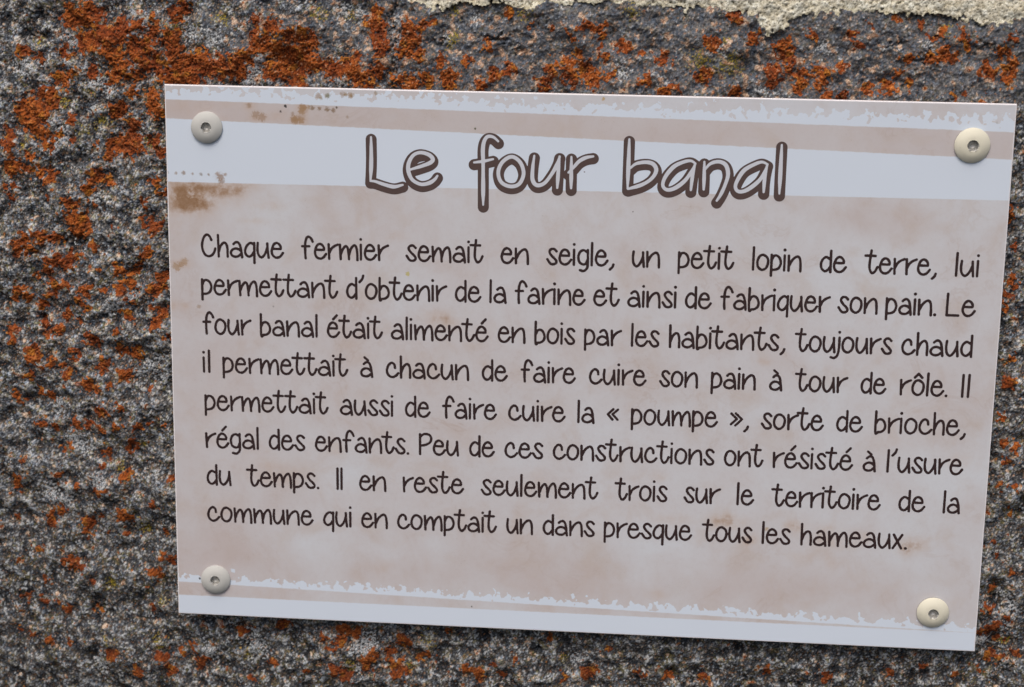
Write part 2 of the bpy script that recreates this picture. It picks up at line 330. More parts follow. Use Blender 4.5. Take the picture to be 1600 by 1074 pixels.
# ---- index lists: fine in view, coarser outside
ST = 6
ix = np.concatenate([np.arange(-960, 0, ST), np.arange(0, NX), np.arange(NX, NX+900, ST)])
iz = np.concatenate([np.arange(-840, 0, ST), np.arange(0, NZ), np.arange(NZ, NZ+840, ST)])
nfx0, nfz0 = 160, 140
def sub(a): return a[np.ix_(iz % NZ, ix % NX)]
H = sub(hgt)
# beyond the fine area remove the jump at the tile's seam by fading relief that is not periodic
XX = (X0+ix*D)[None, :]+0*iz[:, None]; ZZ = (Z0+iz*D)[:, None]+0*ix[None, :]
out = np.maximum.reduce([X0-XX, XX-(X0+(NX-1)*D), Z0-ZZ, ZZ-(Z0+(NZ-1)*D), 0*XX])
base = sub((n60*.0016+n25*.0011+n12*.0008+n5*.0005).astype(np.float32))
edge = np.clip(out/.02, 0, 1)
fall = .012*np.clip((sx(450, 600)[0]-XX)/.14, 0, 1)*np.clip((.05-ZZ)/.15, 0, 1)
H = np.where(out > 0, base-fall, H)
C = sub(colr); OMs = sub(om); C = np.where((OMs & (out > 0))[..., None], sub(lcol), C)
LC = sub(lcol); OMs = OMs & (out <= 0)
# mortar joint carried on past the frame
ml2 = np.interp(XX, mbx, mbz)
Mm = ((ZZ > ml2) & (ZZ < .236+.002*sub(n12)) & (out > 0) & (ZZ > .15)) | (sub(isM) & (out <= 0))
Mm |= (ZZ > .2) & (ZZ < .236) & (XX > -.05) & (out <= 0) & (ZZ > Z1-.004)
C = np.where((Mm & ~(sub(isM) & (out <= 0)))[..., None], ramp(sub(n14*.6+n25f*.6).astype(np.float32), [(-2.6, (.14, .11, .06)), (-1.5, (.40, .36, .26)), (0, (.66, .62, .49)), (1.6, (.80, .77, .65))]), C)
nzv, nxv = H.shape
V = np.stack([XX, WALL_Y-H, ZZ], -1).reshape(-1, 3)
idx = np.arange(nzv*nxv).reshape(nzv, nxv)
F = np.stack([idx[:-1, :-1], idx[:-1, 1:], idx[1:, 1:], idx[1:, :-1]], -1)   # faces -Y
# class per face
fo = OMs[:-1, :-1]; fm = Mm[:-1, :-1]
# behind the board the fine faces give way to coarse ones
hid = (XX[:-1, :-1] > -SW/2+.016) & (XX[:-1, :-1] < SW/2-.020) & (ZZ[:-1, :-1] > -SH/2+.016) & (ZZ[:-1, :-1] < SH/2-.016)
j, i = np.nonzero(hid); j0, j1, i0, i1 = j.min(), j.max()+1, i.min(), i.max()+1
S2 = 10
j1 = j0+(j1-j0)//S2*S2; i1 = i0+(i1-i0)//S2*S2
keep = np.ones(fo.shape, bool); keep[j0:j1, i0:i1] = False
jj, ii = np.arange(j0, j1, S2), np.arange(i0, i1, S2)
Cf = np.stack([idx[np.ix_(jj, ii)], idx[np.ix_(jj, ii+S2)], idx[np.ix_(jj+S2, ii+S2)], idx[np.ix_(jj+S2, ii)]], -1).reshape(-1, 4)

def wall_mat(name, bs, rg):
    m, b = new_mat(name, rg, .25)
    a = N.tree.nodes.new('ShaderNodeVertexColor'); a.layer_name = 'mineral'
    v = objvec()
    f = noise(v, 2000, 3, .7, 1.0)
    g = noise(v, 900, 2, .5, 4.0)
    hsv = N.tree.nodes.new('ShaderNodeHueSaturation')
    val = f*1.9+g*.5-.20
    N.tree.links.new(val.s, hsv.inputs['Value']); N.tree.links.new(a.outputs[0], hsv.inputs['Color'])
    N.tree.links.new(hsv.outputs[0], b.inputs['Base Color'])
    bump(b, f*.5+g, bs, .00022)
    return m
M_stone = wall_mat('lichened_basalt', .9, .85)
M_mort = wall_mat('lime_mortar', .7, .95)
M_lich = wall_mat('orange_lichen_crust', .9, .9)

def piece(name, faces, mat, col, parent, smooth=True):
    u, inv = np.unique(faces, return_inverse=True)
    me = mesh_np(name, V[u], inv.reshape(faces.shape), smooth)
    ca_ = me.color_attributes.new('mineral', 'FLOAT_COLOR', 'POINT')
    cc = np.ones((len(u), 4), np.float32); cc[:, :3] = col.reshape(-1, 3)[u]
    ca_.data.foreach_set('color', cc.ravel())
    return link(name, me, mat, parent)
wall = bpy.data.objects.new('stone_wall', None); COL.objects.link(wall)
wall['label'] = 'rough dark grey volcanic stone wall spotted with orange lichen behind the sign'
wall['category'] = 'wall'
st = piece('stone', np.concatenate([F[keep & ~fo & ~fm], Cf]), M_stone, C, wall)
mo = piece('mortar_joint', F[keep & fm & ~fo], M_mort, C, wall)
# connected patches of lichen
lab = np.full(fo.shape, -1, np.int32); comps = []
lm = fo & keep
ys, xs = np.nonzero(lm)
lml = lm.tolist()
seen = set()
Hh, Ww = lm.shape
visited = np.zeros(lm.shape, bool).tolist()
for y, x in zip(ys.tolist(), xs.tolist()):
    if visited[y][x]: continue
    stack = [(y, x)]; visited[y][x] = True; cells = []
    while stack:
        a, b = stack.pop(); cells.append((a, b))
        for p, q in ((a+1, b), (a-1, b), (a, b+1), (a, b-1)):
            if 0 <= p < Hh and 0 <= q < Ww and lml[p][q] and not visited[p][q]:
                visited[p][q] = True; stack.append((p, q))
    comps.append(cells)
comps.sort(key=len, reverse=True)
rest = []
for n_, cells in enumerate(comps):
    if n_ < 260 and len(cells) >= 90:
        c = np.array(cells)
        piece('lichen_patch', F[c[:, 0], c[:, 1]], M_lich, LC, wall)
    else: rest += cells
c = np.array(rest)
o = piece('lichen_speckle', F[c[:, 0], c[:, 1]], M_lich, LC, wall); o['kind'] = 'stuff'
print('lichen components', len(comps), 'faces stone', len(st.data.polygons))
del V, C, LC, H

# ------------------------------------------------------------------ the sign board
sign = bpy.data.objects.new('information_sign', None); COL.objects.link(sign)
sign['label'] = 'rectangular white and beige printed board headed "Le four banal", screwed to the stone wall'
sign['category'] = 'sign'

def pmm(px, py): x, z = at(px, py); return x*1000, z*1000
def line(pts):
    """least squares line z = a + b x through photo measurements, millimetres"""
    P = np.array([pmm(*p) for p in pts]); b, a = np.polyfit(P[:, 0], P[:, 1], 1); return a, b
m, bs = new_mat('printed_laminate', .34, .35)
v = objvec()
sep = N.tree.nodes.new('ShaderNodeSeparateXYZ'); N.tree.links.new(v, sep.inputs[0])
U, Vv = N(sep.outputs[0])*1000, N(sep.outputs[2])*1000
def lin(pts): a, b = line(pts); return U*b+a
at_ = N.tree.nodes.new('ShaderNodeAttribute'); at_.attribute_name = 'wash'; wash = N(at_.outputs['Fac'])
at2 = N.tree.nodes.new('ShaderNodeAttribute'); at2.attribute_name = 'stain'; stain = N(at2.outputs['Fac'])
jit = (noise(v, 260, 3, .6, 2)-.5)*1.6
jag = (noise(v, 240, 2.0, .5, 5.0, .2)-.5)*26.0
jag2 = (noise(v, 90, 1, .5, 9.0)-.5)*5.0
t_tear = lin([(300, 146), (680, 166), (1130, 175), (1540, 184)])
t_lo = lin([(300, 156.5), (680, 173), (1130, 187.5), (1540, 206)])
t_lo2 = lin([(300, 187), (680, 206), (1130, 227), (1540, 248)])
b_top = lin([(300, 285.5), (680, 293), (1130, 303.5), (1540, 313)])
d_tear = lin([(290, 902), (600, 918), (850, 932), (1000, 947), (1200, 958), (1500, 980)])
d_lo = lin([(287, 909), (600, 930.5), (850, 945.6), (1000, 954), (1200, 968), (1400, 982)])
d_lo2 = lin([(287, 927), (600, 948), (850, 958.7), (1000, 962), (1200, 973), (1400, 983)])
left_fade = step((U*-1)-60, 60)*3.0
torn_top = step(Vv-t_tear+jag+jag2-left_fade-.3, .35)
strip = nmin(step(t_lo-Vv+jit*.5, .5), step(Vv-t_lo2+jit*.6, .5))
body = nmin(step(b_top-Vv+jit*.35, .4), step(Vv-d_tear+jag*.75+jag2*.6, .35))
strip2 = nmin(step(d_lo-Vv+jit*.5, .5), step(Vv-d_lo2+jit*.5, .5))
pink = nmax(nmax(torn_top*.8, strip), nmax(body, strip2))
cloud = noise(v, 18, 4, .55, 3.3)
cloud2 = noise(v, 45, 4, .6, 8.3, .5)
fibre = noise(v, 420, 4, .65, 6.0)
cloud3 = noise(v, 26, 5, .6, 40.3, 1.2)
wamt = clamp01(wash+(cloud-.5)*1.1+(cloud2-.5)*1.0+(cloud3-.5)*.9)
WHITE = (.67, .74, .835)
pinkc = mixc(wamt, (.63, .645, .68), (.555, .495, .485))
pinkc = mixc(strip*.5, pinkc, (.54, .465, .445))
pinkc = mixc(clamp01((cloud2-.52)*3.0)*.65, pinkc, (.54, .46, .40))
rimn = N.m('ABSOLUTE', cloud3-.55)
pinkc = mixc(clamp01(1-rimn*45)*clamp01((cloud-.45)*4)*.28, pinkc, (.42, .31, .24))
pinkc = mixc(clamp01((cloud3-.60)*5)*.30, pinkc, (.47, .37, .31))
pinkc = mixc(clamp01((fibre-.5)*1.6)*.30, pinkc, (.38, .32, .30))
grime = noise(v, 1100, 2, .6, 21.0)
gm = noise(v, 40, 4, .6, 22.0)
pinkc = mixc(clamp01((grime-.60)*7)*clamp01((gm-.48)*5)*.45, pinkc, (.22, .17, .14))
pinkc = mixc(clamp01((gm-.56)*5)*.25, pinkc, (.50, .40, .33))
col = mixc(pink, WHITE, pinkc)
st_n = noise(v, 150, 5, .65, 12.0)
sm = clamp01(stain*(st_n*2.8-.75)*.85)
col = mixc(clamp01(sm*1.3)*clamp01(pink*1.2-.1)*.7, col, (.52, .345, .22))
col = mixc(clamp01(sm*1.5-.45)*clamp01(pink+.3)*(noise(v, 500, 3, .6, 31)*.6+.45), col, (.235, .118, .045))
sj = (noise(v, 900, 2, .6, 71)-.5)
def spot(col, px, py, r, c, k=.9):
    x, z = pmm(px, py)
    d = N.m('SQRT', (U-x)*(U-x)+(Vv-z)*(Vv-z))
    d = d+sj*(2.6*min(r, 2.0))
    return mixc(step(r-d, .35 if k > .8 else .9)*k, col, c)
for s in [(340, 272, 1.1, (.36, .26, .20)), (345, 277, 1.7, (.34, .24, .18)), (346, 283, 1.5, (.33, .23, .17)), (352, 273, .8, (.36, .26, .2)),
          (473, 169, 2.0, (.36, .22, .11)), (471, 175, 1.6, (.38, .25, .15)), (482, 168, .9, (.36, .24, .14)), (461, 187, 2.1, (.36, .23, .13)), (470, 189, 1.5, (.38, .25, .15)), (457, 178, .9, (.36, .26, .2)),
          (389, 165, 1.1, (.38, .28, .21)), (399, 179, 1.9, (.38, .27, .20)), (409, 183, 2.2, (.38, .27, .2)), (497, 150, 1.4, (.37, .27, .2)), (548, 149, 1.4, (.38, .28, .2)), (535, 148, 1.3, (.37, .27, .2)),
          (276, 417, 2.2, (.40, .27, .17)), (288, 409, 1.9, (.42, .29, .19)), (283, 414, 1.6, (.40, .27, .17)), (446, 166, .75, (.015, .012, .012)), (438.5, 174.5, .6, (.03, .02, .02)), (742.5, 201, .55, (.08, .08, .03)), (913, 269, .35, (.08, .06, .05)), (989, 331, .35, (.08, .06, .05)),
          (737, 948, .4, (.05, .04, .04)), (261.5, 270, .6, (.14, .10, .07)), (275, 271, .7, (.30, .2, .13)), (287, 270.5, 1.0, (.28, .19, .13)), (301, 272, .6, (.3, .2, .13)), (314, 272.5, .7, (.20, .15, .11)),
          (326, 273, .6, (.25, .18, .12)), (637, 428, 1.1, (.52, .46, .20)), (943, 155, .9, (.5, .36, .18)), (501, 153, .9, (.3, .2, .08)), (512, 150, 1.2, (.15, .14, .05)), (488, 169, 1.1, (.2, .12, .05)),
          (499, 170, 1.0, (.22, .13, .06)), (511, 171, 1.2, (.2, .12, .05)), (521, 173, 1.1, (.2, .12, .05)), (526, 168, .6, (.1, .07, .04)), (540, 148, .9, (.3, .2, .1)), (549, 150, .9, (.3, .2, .1)), (543, 183, .6, (.3, .2, .12)), (587, 146, .9, (.32, .22, .12)),
          (1198, 827, 1.0, (.42, .30, .18)), (1558, 192, .4, (.4, .4, .4)), (312, 904, .6, (.02, .02, .02)), (364, 892, 1.2, WHITE), (638, 279, .3, (.5, .38, .2)), (427, 479, .35, (.12, .1, .1)), (311, 479, 1.1, (.40, .31, .24))]:
    col = spot(col, *s, **({'k': .75} if .1 < s[3][0] < .45 else {}))
set_in(bs, 'Base Color', col)
# fine scratches and rain marks in the laminate
mp = N.tree.nodes.new('ShaderNodeMapping'); mp.inputs['Scale'].default_value = (9, 1, .5); N.tree.links.new(v, mp.inputs[0])
streak = noise(mp.outputs[0], 22, 4, .6, 50)
set_in(bs, 'Roughness', noise(v, 60, 3, .5, 1)*.12+clamp01((streak-.5)*3)*.15+.26)
bump(bs, noise(v, 25, 2, .5, 7)+noise(v, 900, 2, .5, 8)*.02, .10, .002)
M_print = m
M_edge, b_ = new_mat('board_edge', .5, .4)
ev = objvec(); set_in(b_, 'Base Color', mixc(noise(ev, 300, 3), (.50, .42, .42), (.30, .24, .22)))

TH = .0032; BV = .00065
def board():
    nu, nv = 300, 200
    us = np.linspace(-SW/2+BV, SW/2-BV, nu); vs = np.linspace(-SH/2+BV, SH/2-BV, nv)
    uu, vv = np.meshgrid(us, vs)
    yy = np.zeros_like(uu)
    verts = np.stack([uu, yy, vv], -1).reshape(-1, 3)
    idx = np.arange(nu*nv).reshape(nv, nu)
    f = np.stack([idx[:-1, :-1], idx[:-1, 1:], idx[1:, 1:], idx[1:, :-1]], -1).reshape(-1, 4)
    # wash and stain fields, from photo measurements
    PX, PY = [], []
    wash_ = .62-.30*(uu/SW+.5)
    stain_ = np.zeros_like(uu)
    def g(px, py, rx, ry):
        x, z = at(px, py); k = .000345
        return np.exp(-(((uu-x)/(rx*k))**2+((vv-z)/(ry*k))**2))
    for s in [(1360, 345, 95, 32, .45), (360, 860, 90, 60, .35), (470, 850, 60, 45, -.45), (560, 740, 60, 25, -.3), (420, 750, 90, 60, .25), (900, 910, 400, 40, .35), (1500, 600, 60, 60, .2), (1100, 650, 120, 50, -.2),
              (1330, 420, 120, 60, -.25), (1480, 740, 60, 25, -.3), (620, 450, 60, 40, -.2), (350, 560, 60, 60, .2), (1300, 920, 160, 40, .3), (700, 330, 150, 20, .1), (1180, 370, 50, 60, -.2), (330, 190, 60, 20, .4), (1050, 215, 60, 15, .3),
              (500, 660, 100, 40, -.1), (640, 860, 60, 30, -.2), (900, 330, 200, 30, -.2), (1450, 860, 40, 60, -.2), (700, 870, 120, 40, .2), (420, 330, 60, 50, -.3), (1520, 340, 40, 60, -.25)]:
        wash_ += s[4]*g(*s[:4])
    for s in [(315, 302, 62, 26, .7), (298, 306, 24, 20, 1.0), (294, 314, 13, 14, 1.3), (318, 325, 16, 14, .6), (395, 345, 24, 6, .4), (275, 312, 18, 22, .7), (350, 297, 30, 10, .7), (380, 293, 30, 8, .4), (282, 412, 14, 9, 1.0), (270, 478, 12, 8, .5), (290, 478, 8, 6, .4), (405, 182, 14, 8, 1.0), (388, 166, 7, 5, .7),
              (473, 170, 8, 9, 1.5), (462, 187, 9, 6, 1.5), (344, 276, 9, 8, 1.2), (474, 189, 6, 6, 1.0), (420, 322, 26, 8, .4), (440, 183, 20, 8, .4), (1416, 855, 14, 13, 1.0), (1240, 822, 16, 9, .8), (1135, 814, 28, 12, .95), (1170, 845, 14, 12, .75), (1295, 830, 22, 12, .6), (1345, 838, 16, 10, .5), (1440, 852, 12, 12, .6), (1310, 850, 40, 10, .4),
              (1050, 812, 30, 8, .4), (690, 500, 26, 14, .7), (420, 735, 40, 20, .45), (1030, 745, 12, 10, .4), (1250, 870, 20, 8, .35), (1195, 565, 10, 6, .5), (900, 985, 10, 6, .2), (1300, 880, 14, 10, .35), (600, 885, 16, 10, .3), (770, 720, 10, 8, .3), (840, 740, 10, 10, .3),
              (1290, 870, 10, 8, .3), (1025, 930, 16, 9, .45), (520, 700, 30, 14, .3), (350, 795, 30, 15, .3), (700, 300, 14, 10, .25), (570, 560, 18, 10, .2), (1420, 640, 20, 10, .2), (1380, 690, 40, 20, .2), (1500, 720, 30, 14, .3),
              (620, 370, 14, 8, .4), (545, 400, 20, 12, .2), (330, 640, 30, 30, .2), (275, 350, 14, 20, .3), (640, 150, 60, 8, .2), (1085, 320, 40, 10, .15), (700, 165, 30, 5, .2), (1460, 300, 8, 8, .1), (365, 163, 60, 8, .25), (290, 170, 30, 10, .3)]:
        stain_ += s[4]*g(*s[:4])
    me = mesh_np('printed_face', verts, f, True)
    for nm, a in (('wash', wash_), ('stain', stain_)):
        t = me.attributes.new(nm, 'FLOAT', 'POINT'); t.data.foreach_set('value', a.astype(np.float32).ravel())
    return me
pf = link('printed_face', board(), M_print, sign)
# core with a small rounded arris: rings from the face's border back to the wall side
def core():
    prof = [(BV, 0.0), (BV*.45, BV*.12), (BV*.12, BV*.45), (0, BV), (0, TH-.0003), (.0003, TH)]
    vs, fs = [], []
    for (ins, y) in prof:
        a, b = SW/2-ins, SH/2-ins
        vs += [(-a, y, -b), (a, y, -b), (a, y, b), (-a, y, b)]
    for k in range(len(prof)-1):
        for q in range(4):
            r = (q+1) % 4
            fs.append((k*4+r, k*4+q, (k+1)*4+q, (k+1)*4+r))
    n = len(prof)-1
    fs.append((n*4+3, n*4+2, n*4+1, n*4))
    return mesh_np('core', vs, fs)
co = core(); co.materials.append(M_edge); M_rim, b_ = new_mat('board_arris', .35, .5)
b_.inputs['Base Color'].default_value = (.86, .83, .84, 1); co.materials.append(M_rim)
for q_, p_ in enumerate(co.polygons): p_.material_index = 1 if q_ < 12 else 0
o_ = bpy.data.objects.new('core', co); COL.objects.link(o_); o_.parent = sign

# ------------------------------------------------------------------ lettering: strokes -> one flat outline per line (marching squares)
def spline(P, closed=False, n=8):
    P = np.asarray(P, float)
    if len(P) == 1: return P
    if len(P) == 2: return np.linspace(P[0], P[1], 4)
    Q = np.vstack([P[-1], P, P[0], P[1]]) if closed else np.vstack([2*P[0]-P[1], P, 2*P[-1]-P[-2]])
    out = []
    for i in range(1, len(Q)-2):
        p0, p1, p2, p3 = Q[i-1:i+3]
        for t in np.arange(n)/n:
            out.append(.5*((2*p1)+(p2-p0)*t+(2*p0-5*p1+4*p2-p3)*t*t+(3*p1-p0-3*p2+p3)*t**3))
    out.append(Q[-2]); return np.array(out)
def stroke_mesh(name, strokes, cell, y, mat, parent, wob=0.0):
    """strokes: list of (polyline (k,2) metres, radii (k,))"""
    allp = np.vstack([s[0] for s in strokes]); rm = max(s[1].max() for s in strokes)
    x0, z0 = allp.min(0)-rm-3*cell; x1, z1 = allp.max(0)+rm+3*cell
    nx, nz = int((x1-x0)/cell)+2, int((z1-z0)/cell)+2
    d = np.full((nz, nx), 1.0)
    for P, r in strokes:
        if len(P) == 1: P = np.vstack([P, P+1e-7]); r = np.array([r[0], r[0]])
        for k in range(len(P)-1):
            a, b = P[k], P[k+1]; ra, rb = r[k], r[k+1]; mr = max(ra, rb)+2*cell
            i0 = int((min(a[0], b[0])-mr-x0)/cell); i1 = int((max(a[0], b[0])+mr-x0)/cell)+2
            j0 = int((min(a[1], b[1])-mr-z0)/cell); j1 = int((max(a[1], b[1])+mr-z0)/cell)+2
            i0, j0 = max(i0, 0), max(j0, 0)
            X = x0+np.arange(i0, min(i1, nx))*cell; Z = z0+np.arange(j0, min(j1, nz))*cell
            X, Z = np.meshgrid(X, Z)
            ab = b-a; t = np.clip(((X-a[0])*ab[0]+(Z-a[1])*ab[1])/max(ab@ab, 1e-16), 0, 1)
            dd = np.hypot(X-a[0]-t*ab[0], Z-a[1]-t*ab[1])-(ra+(rb-ra)*t)
            s = d[j0:j0+dd.shape[0], i0:i0+dd.shape[1]]; np.minimum(s, dd, out=s)
    ins = d < 0
    code = ins[:-1, :-1]*1+ins[:-1, 1:]*2+ins[1:, 1:]*4+ins[1:, :-1]*8
    verts, vid, faces = [], {}, []
    def gv(j, i):
        k = (j, i)
        if k not in vid: vid[k] = len(verts); verts.append((x0+i*cell, y, z0+j*cell))
        return vid[k]
    def ev(j, i, j2, i2):
        if (j2, i2) < (j, i): j, i, j2, i2 = j2, i2, j, i
        k = (j, i, j2, i2)
        if k not in vid:
            a, b = d[j, i], d[j2, i2]; t = a/(a-b)
            vid[k] = len(verts); verts.append((x0+(i+(i2-i)*t)*cell, y, z0+(j+(j2-j)*t)*cell))
        return vid[k]
    jj, ii = np.nonzero(code)
    for j, i, c in zip(jj.tolist(), ii.tolist(), code[jj, ii].tolist()):
        cs = [(j, i), (j, i+1), (j+1, i+1), (j+1, i)]
        if c == 15: faces.append(tuple(gv(*q) for q in cs)); continue
        poly = []
        for q in range(4):
            r = (q+1) % 4; a_in, b_in = c >> q & 1, c >> r & 1
            if a_in: poly.append(gv(*cs[q]))
            if a_in != b_in: poly.append(ev(*cs[q], *cs[r]))
        if len(poly) >= 3: faces.append(tuple(poly))
    me = mesh_np(name, verts, faces)
    return link(name, me, mat, parent)
def ink(name, c, rg):
    m, b = new_mat(name, rg, .35)
    vv = objvec(); f = noise(vv, 700, 3, .6)
    set_in(b, 'Base Color', mixc(f, tuple(x*.8 for x in c), tuple(x*1.25 for x in c)))
    return m
M_ink = ink('text_ink', (.036, .021, .021), .4)
M_tink = ink('title_ink', (.090, .060, .055), .4)
M_tfill, b_ = new_mat('title_fill', .36, .35)
tv = objvec(); set_in(b_, 'Base Color', mixc(noise(tv, 60, 3), (.63, .66, .72), (.60, .61, .66)))

G = {  # glyph: (lsb, rsb, strokes), centre lines in units with the baseline at 0
 'C': (2.4, 2.2, [[(14.6, 26.5), (12.2, 32), (8.5, 34.9), (4, 32), (1, 24.3), (0, 16.5), (1.5, 8), (5, 2), (10.2, 0), (15, 2), (18.5, 6.8), (20.3, 12.5)]]),
 'h': (2.6, 2.5, [[(0, 34.5), (.3, 0)], [(.6, 8), (3.8, 17.2), (7.4, 21.6), (10.2, 22.4), (12.8, 19.8), (14.2, 12.5), (14.2, 0)]]),
 'a': (2.7, 2.4, [[(4.5, 20.5), (7.2, 23), (10.7, 23.7), (13.7, 21), (15.7, 14.5), (16.8, 6.5), (17.5, -.5)], [(15.8, 9.2), (12.5, 12.2), (7.6, 13.4), (3, 11.5), (.2, 7), (1.8, 2.2), (6.5, .2), (11.4, 1), (15.6, 4.5)]]),
 'q': (2.4, 2.4, [[(13.8, 20.8), (9, 22.9), (4.3, 19.6), (1.1, 13.8), (.3, 8.5), (1.7, 3.8), (5.9, .8), (10.3, 2.8), (13.8, 8.5)], [(14.7, 23), (14.4, -9.4)]]),
 'u': (2.4, 2.3, [[(1, 23.3), (.3, 13.3), (1.6, 4.5), (5.9, 0), (10.3, 3.2), (13.7, 9.8), (15.8, 16.5)], [(15.7, 22.5), (16.2, 12), (17.4, -.3)]]),
 'e': (2.7, 1.2, [[(1.2, 14.3), (7.5, 14.1), (13.0, 14.2), (14.2, 14.9), (13.8, 18.6), (11.3, 22.2), (7.4, 23.7), (3.3, 20.8), (.8, 14.5), (.2, 8), (3, 2.1), (8.2, 0), (13.2, 2.1), (17.5, 7.8)]]),
 'f': (2.2, .8, [[(17.0, 27), (14.8, 31.8), (10.9, 35), (7.6, 32.6), (5.6, 26), (5.1, 16.7), (5.1, 7.3), (5.6, 0)], [(.5, 19.3), (11.7, 19.5)]]),
 'r': (2.9, .5, [[(.3, 23.3), (1, 0)], [(1.4, 9.5), (4.8, 16.6), (9.6, 20.8), (14.8, 23.2)]]),
 'm': (2.7, 2.4, [[(.3, 23), (1.3, 0)], [(1.8, 8), (4.9, 16), (9.1, 21), (12.2, 18.3), (13.7, 9.5), (14.2, 0)], [(14.4, 7), (17.5, 17), (22.7, 22.6), (25.9, 19), (27.2, 9.6), (27.4, -1)]]),
 'i': (3.1, 3.7, [[(0, 23.6), (0, 0)], ['dot', (0, 32.3)]]),
 's': (2.4, 2.2, [[(13.8, 20.7), (10.4, 24), (6.5, 24.2), (3.7, 21.7), (3.4, 18.3), (6.5, 13.4), (11, 8.9), (13.7, 5.1), (12.9, 1.6), (8.9, 0), (4.5, 1.2), (0, 7.7)]]),
 't': (-.6, 1.2, [[(8.9, 35.2), (7.9, 25), (7.1, 13.7), (7.8, 5.5), (11.4, 0), (15.9, 3), (18.9, 9.6)], [(.6, 27.2), (15.2, 27)]]),
 'n': (2.7, 2.4, [[(-.1, 23.3), (.3, 0)], [(1, 7.5), (4.8, 15.8), (10, 21.2), (14.3, 22.2), (17.2, 18), (18.2, 9), (18.4, -.7)]]),
 'g': (2.9, 2.6, [[(13.3, 20.6), (7.8, 23.4), (2.6, 20.6), (0, 13), (1.8, 4.5), (7.2, .9), (11.5, 2.3), (14, 8)], [(14.2, 24), (14.4, 2.3), (13, -5.6), (8.3, -9.6), (2.9, -8.5)]]),
 'l': (3.3, 3.5, [[(.1, 35), (-.1, 0)]]),
 ',': (2.9, 2.5, [[(5, 1.8), (3.5, -2.3), (0, -6)]]),
 '.': (3.5, 2.5, [['dot', (0, .2)]]),
 'o': (2.7, 2.6, [['closed', (8.6, 23.7), (3, 21), (0, 13), (1.3, 4.5), (7.3, 0), (13.3, 3), (16.3, 11), (15.1, 19)]]),
 'j': (4.5, 2.6, [[(.2, 23.2), (0, 6), (-2, -5), (-6.8, -9.5), (-12, -8.5)], ['dot', (0, 32)]]),
 'd': (2.7, 2.5, [[(13, 20), (7.2, 23), (2.2, 19), (0, 11.8), (1.4, 4.5), (5.9, .8), (10.3, 2.8), (13.6, 7.7)], [(14.2, 33), (14.4, -.5)]]),
 'b': (2.7, 2.4, [[(0, 34), (0, 0), (4, .3), (8.4, 1.0), (12.9, 4.8), (14.3, 11.2), (11.6, 18.6), (7, 21.5), (3, 19.8), (.6, 15)]]),
 'p': (2.6, 2.4, [[(0, 24), (0, -8.8)], [(.2, 15), (2.9, 21.8), (7.2, 23.2), (12, 19.8), (14.4, 12.3), (12.4, 4.9), (7.6, 1.3), (.2, .3)]]),
 'c': (2.4, 1.4, [[(12.3, 15.5), (11.3, 21), (7.2, 23.8), (2.4, 20), (-.2, 12), (1.4, 4.5), (7, .3), (13, 2.2), (17.3, 7)]]),
 'P': (3, 1.6, [[(0, 33.3), (0, 0)], [(.5, 29.5), (5, 33.2), (9.8, 34.1), (15, 32.5), (17.7, 27.2), (16.3, 21), (11.4, 17), (5.7, 15), (.6, 14.6)]]),
 'L': (3, 3.4, [[(.3, 34), (.1, 17), (0, .2)], [(0, .2), (17, .2)]]),
 'I': (3, 3, [[(0, 34.5), (0, 0)]]),
 'x': (2.4, 2.6, [[(.8, 22.5), (12.6, 0)], [(13.2, 22.5), (0, 0)]]),
 '«': (2, 2, [['poly', (8.7, 23.2), (0, 14.5), (7.6, 6)], ['poly', (16.5, 22.8), (7.6, 14.8), (16, 6)]]),
 '»': (2, 1.5, [['poly', (.3, 22.5), (8.9, 14.0), (0, 5)], ['poly', (7, 23), (16.6, 13.6), (6.8, 3.2)]]),
 "'": (2.6, 1.6, [[(6, 37), (4.3, 31.5), (0, 26.5)]]),
}
G['é'] = (2.7, 1.2, G['e'][2]+[[(8.4, 29), (14.2, 35.6)]])
G['à'] = (2.7, 2.4, G['a'][2]+[[(5.6, 31.5), (11, 26.8)]])
G['ô'] = (2.7, 2.6, G['o'][2]+[['poly', (2.6, 28.2), (7.9, 34.2), (13.6, 28)]])
def word_strokes(wd):
    x = None; out = []; prev = 0
    for ch in wd:
        l, r_, st_ = G[ch]
        xs = [p[0] for s in st_ for p in s if not isinstance(p, str)]
        lo, hi = min(xs), max(xs)
        if ch in 'j': lo = 0
        x = 0 if x is None else x+prev+l
        for s in st_:
            tag = s[0] if isinstance(s[0], str) else None
            P = np.array([p for p in s if not isinstance(p, str)], float); P[:, 0] += x-lo
            if tag == 'dot': out.append((P, 1.16))
            elif tag == 'closed': out.append((spline(P, True), 1.0))
            elif tag == 'poly': out.append((P, .97))
            else: out.append((spline(P), 1.0))
        x += hi-lo; prev = r_
    return out, x
RPX = 2.08                                    # half stroke width in units
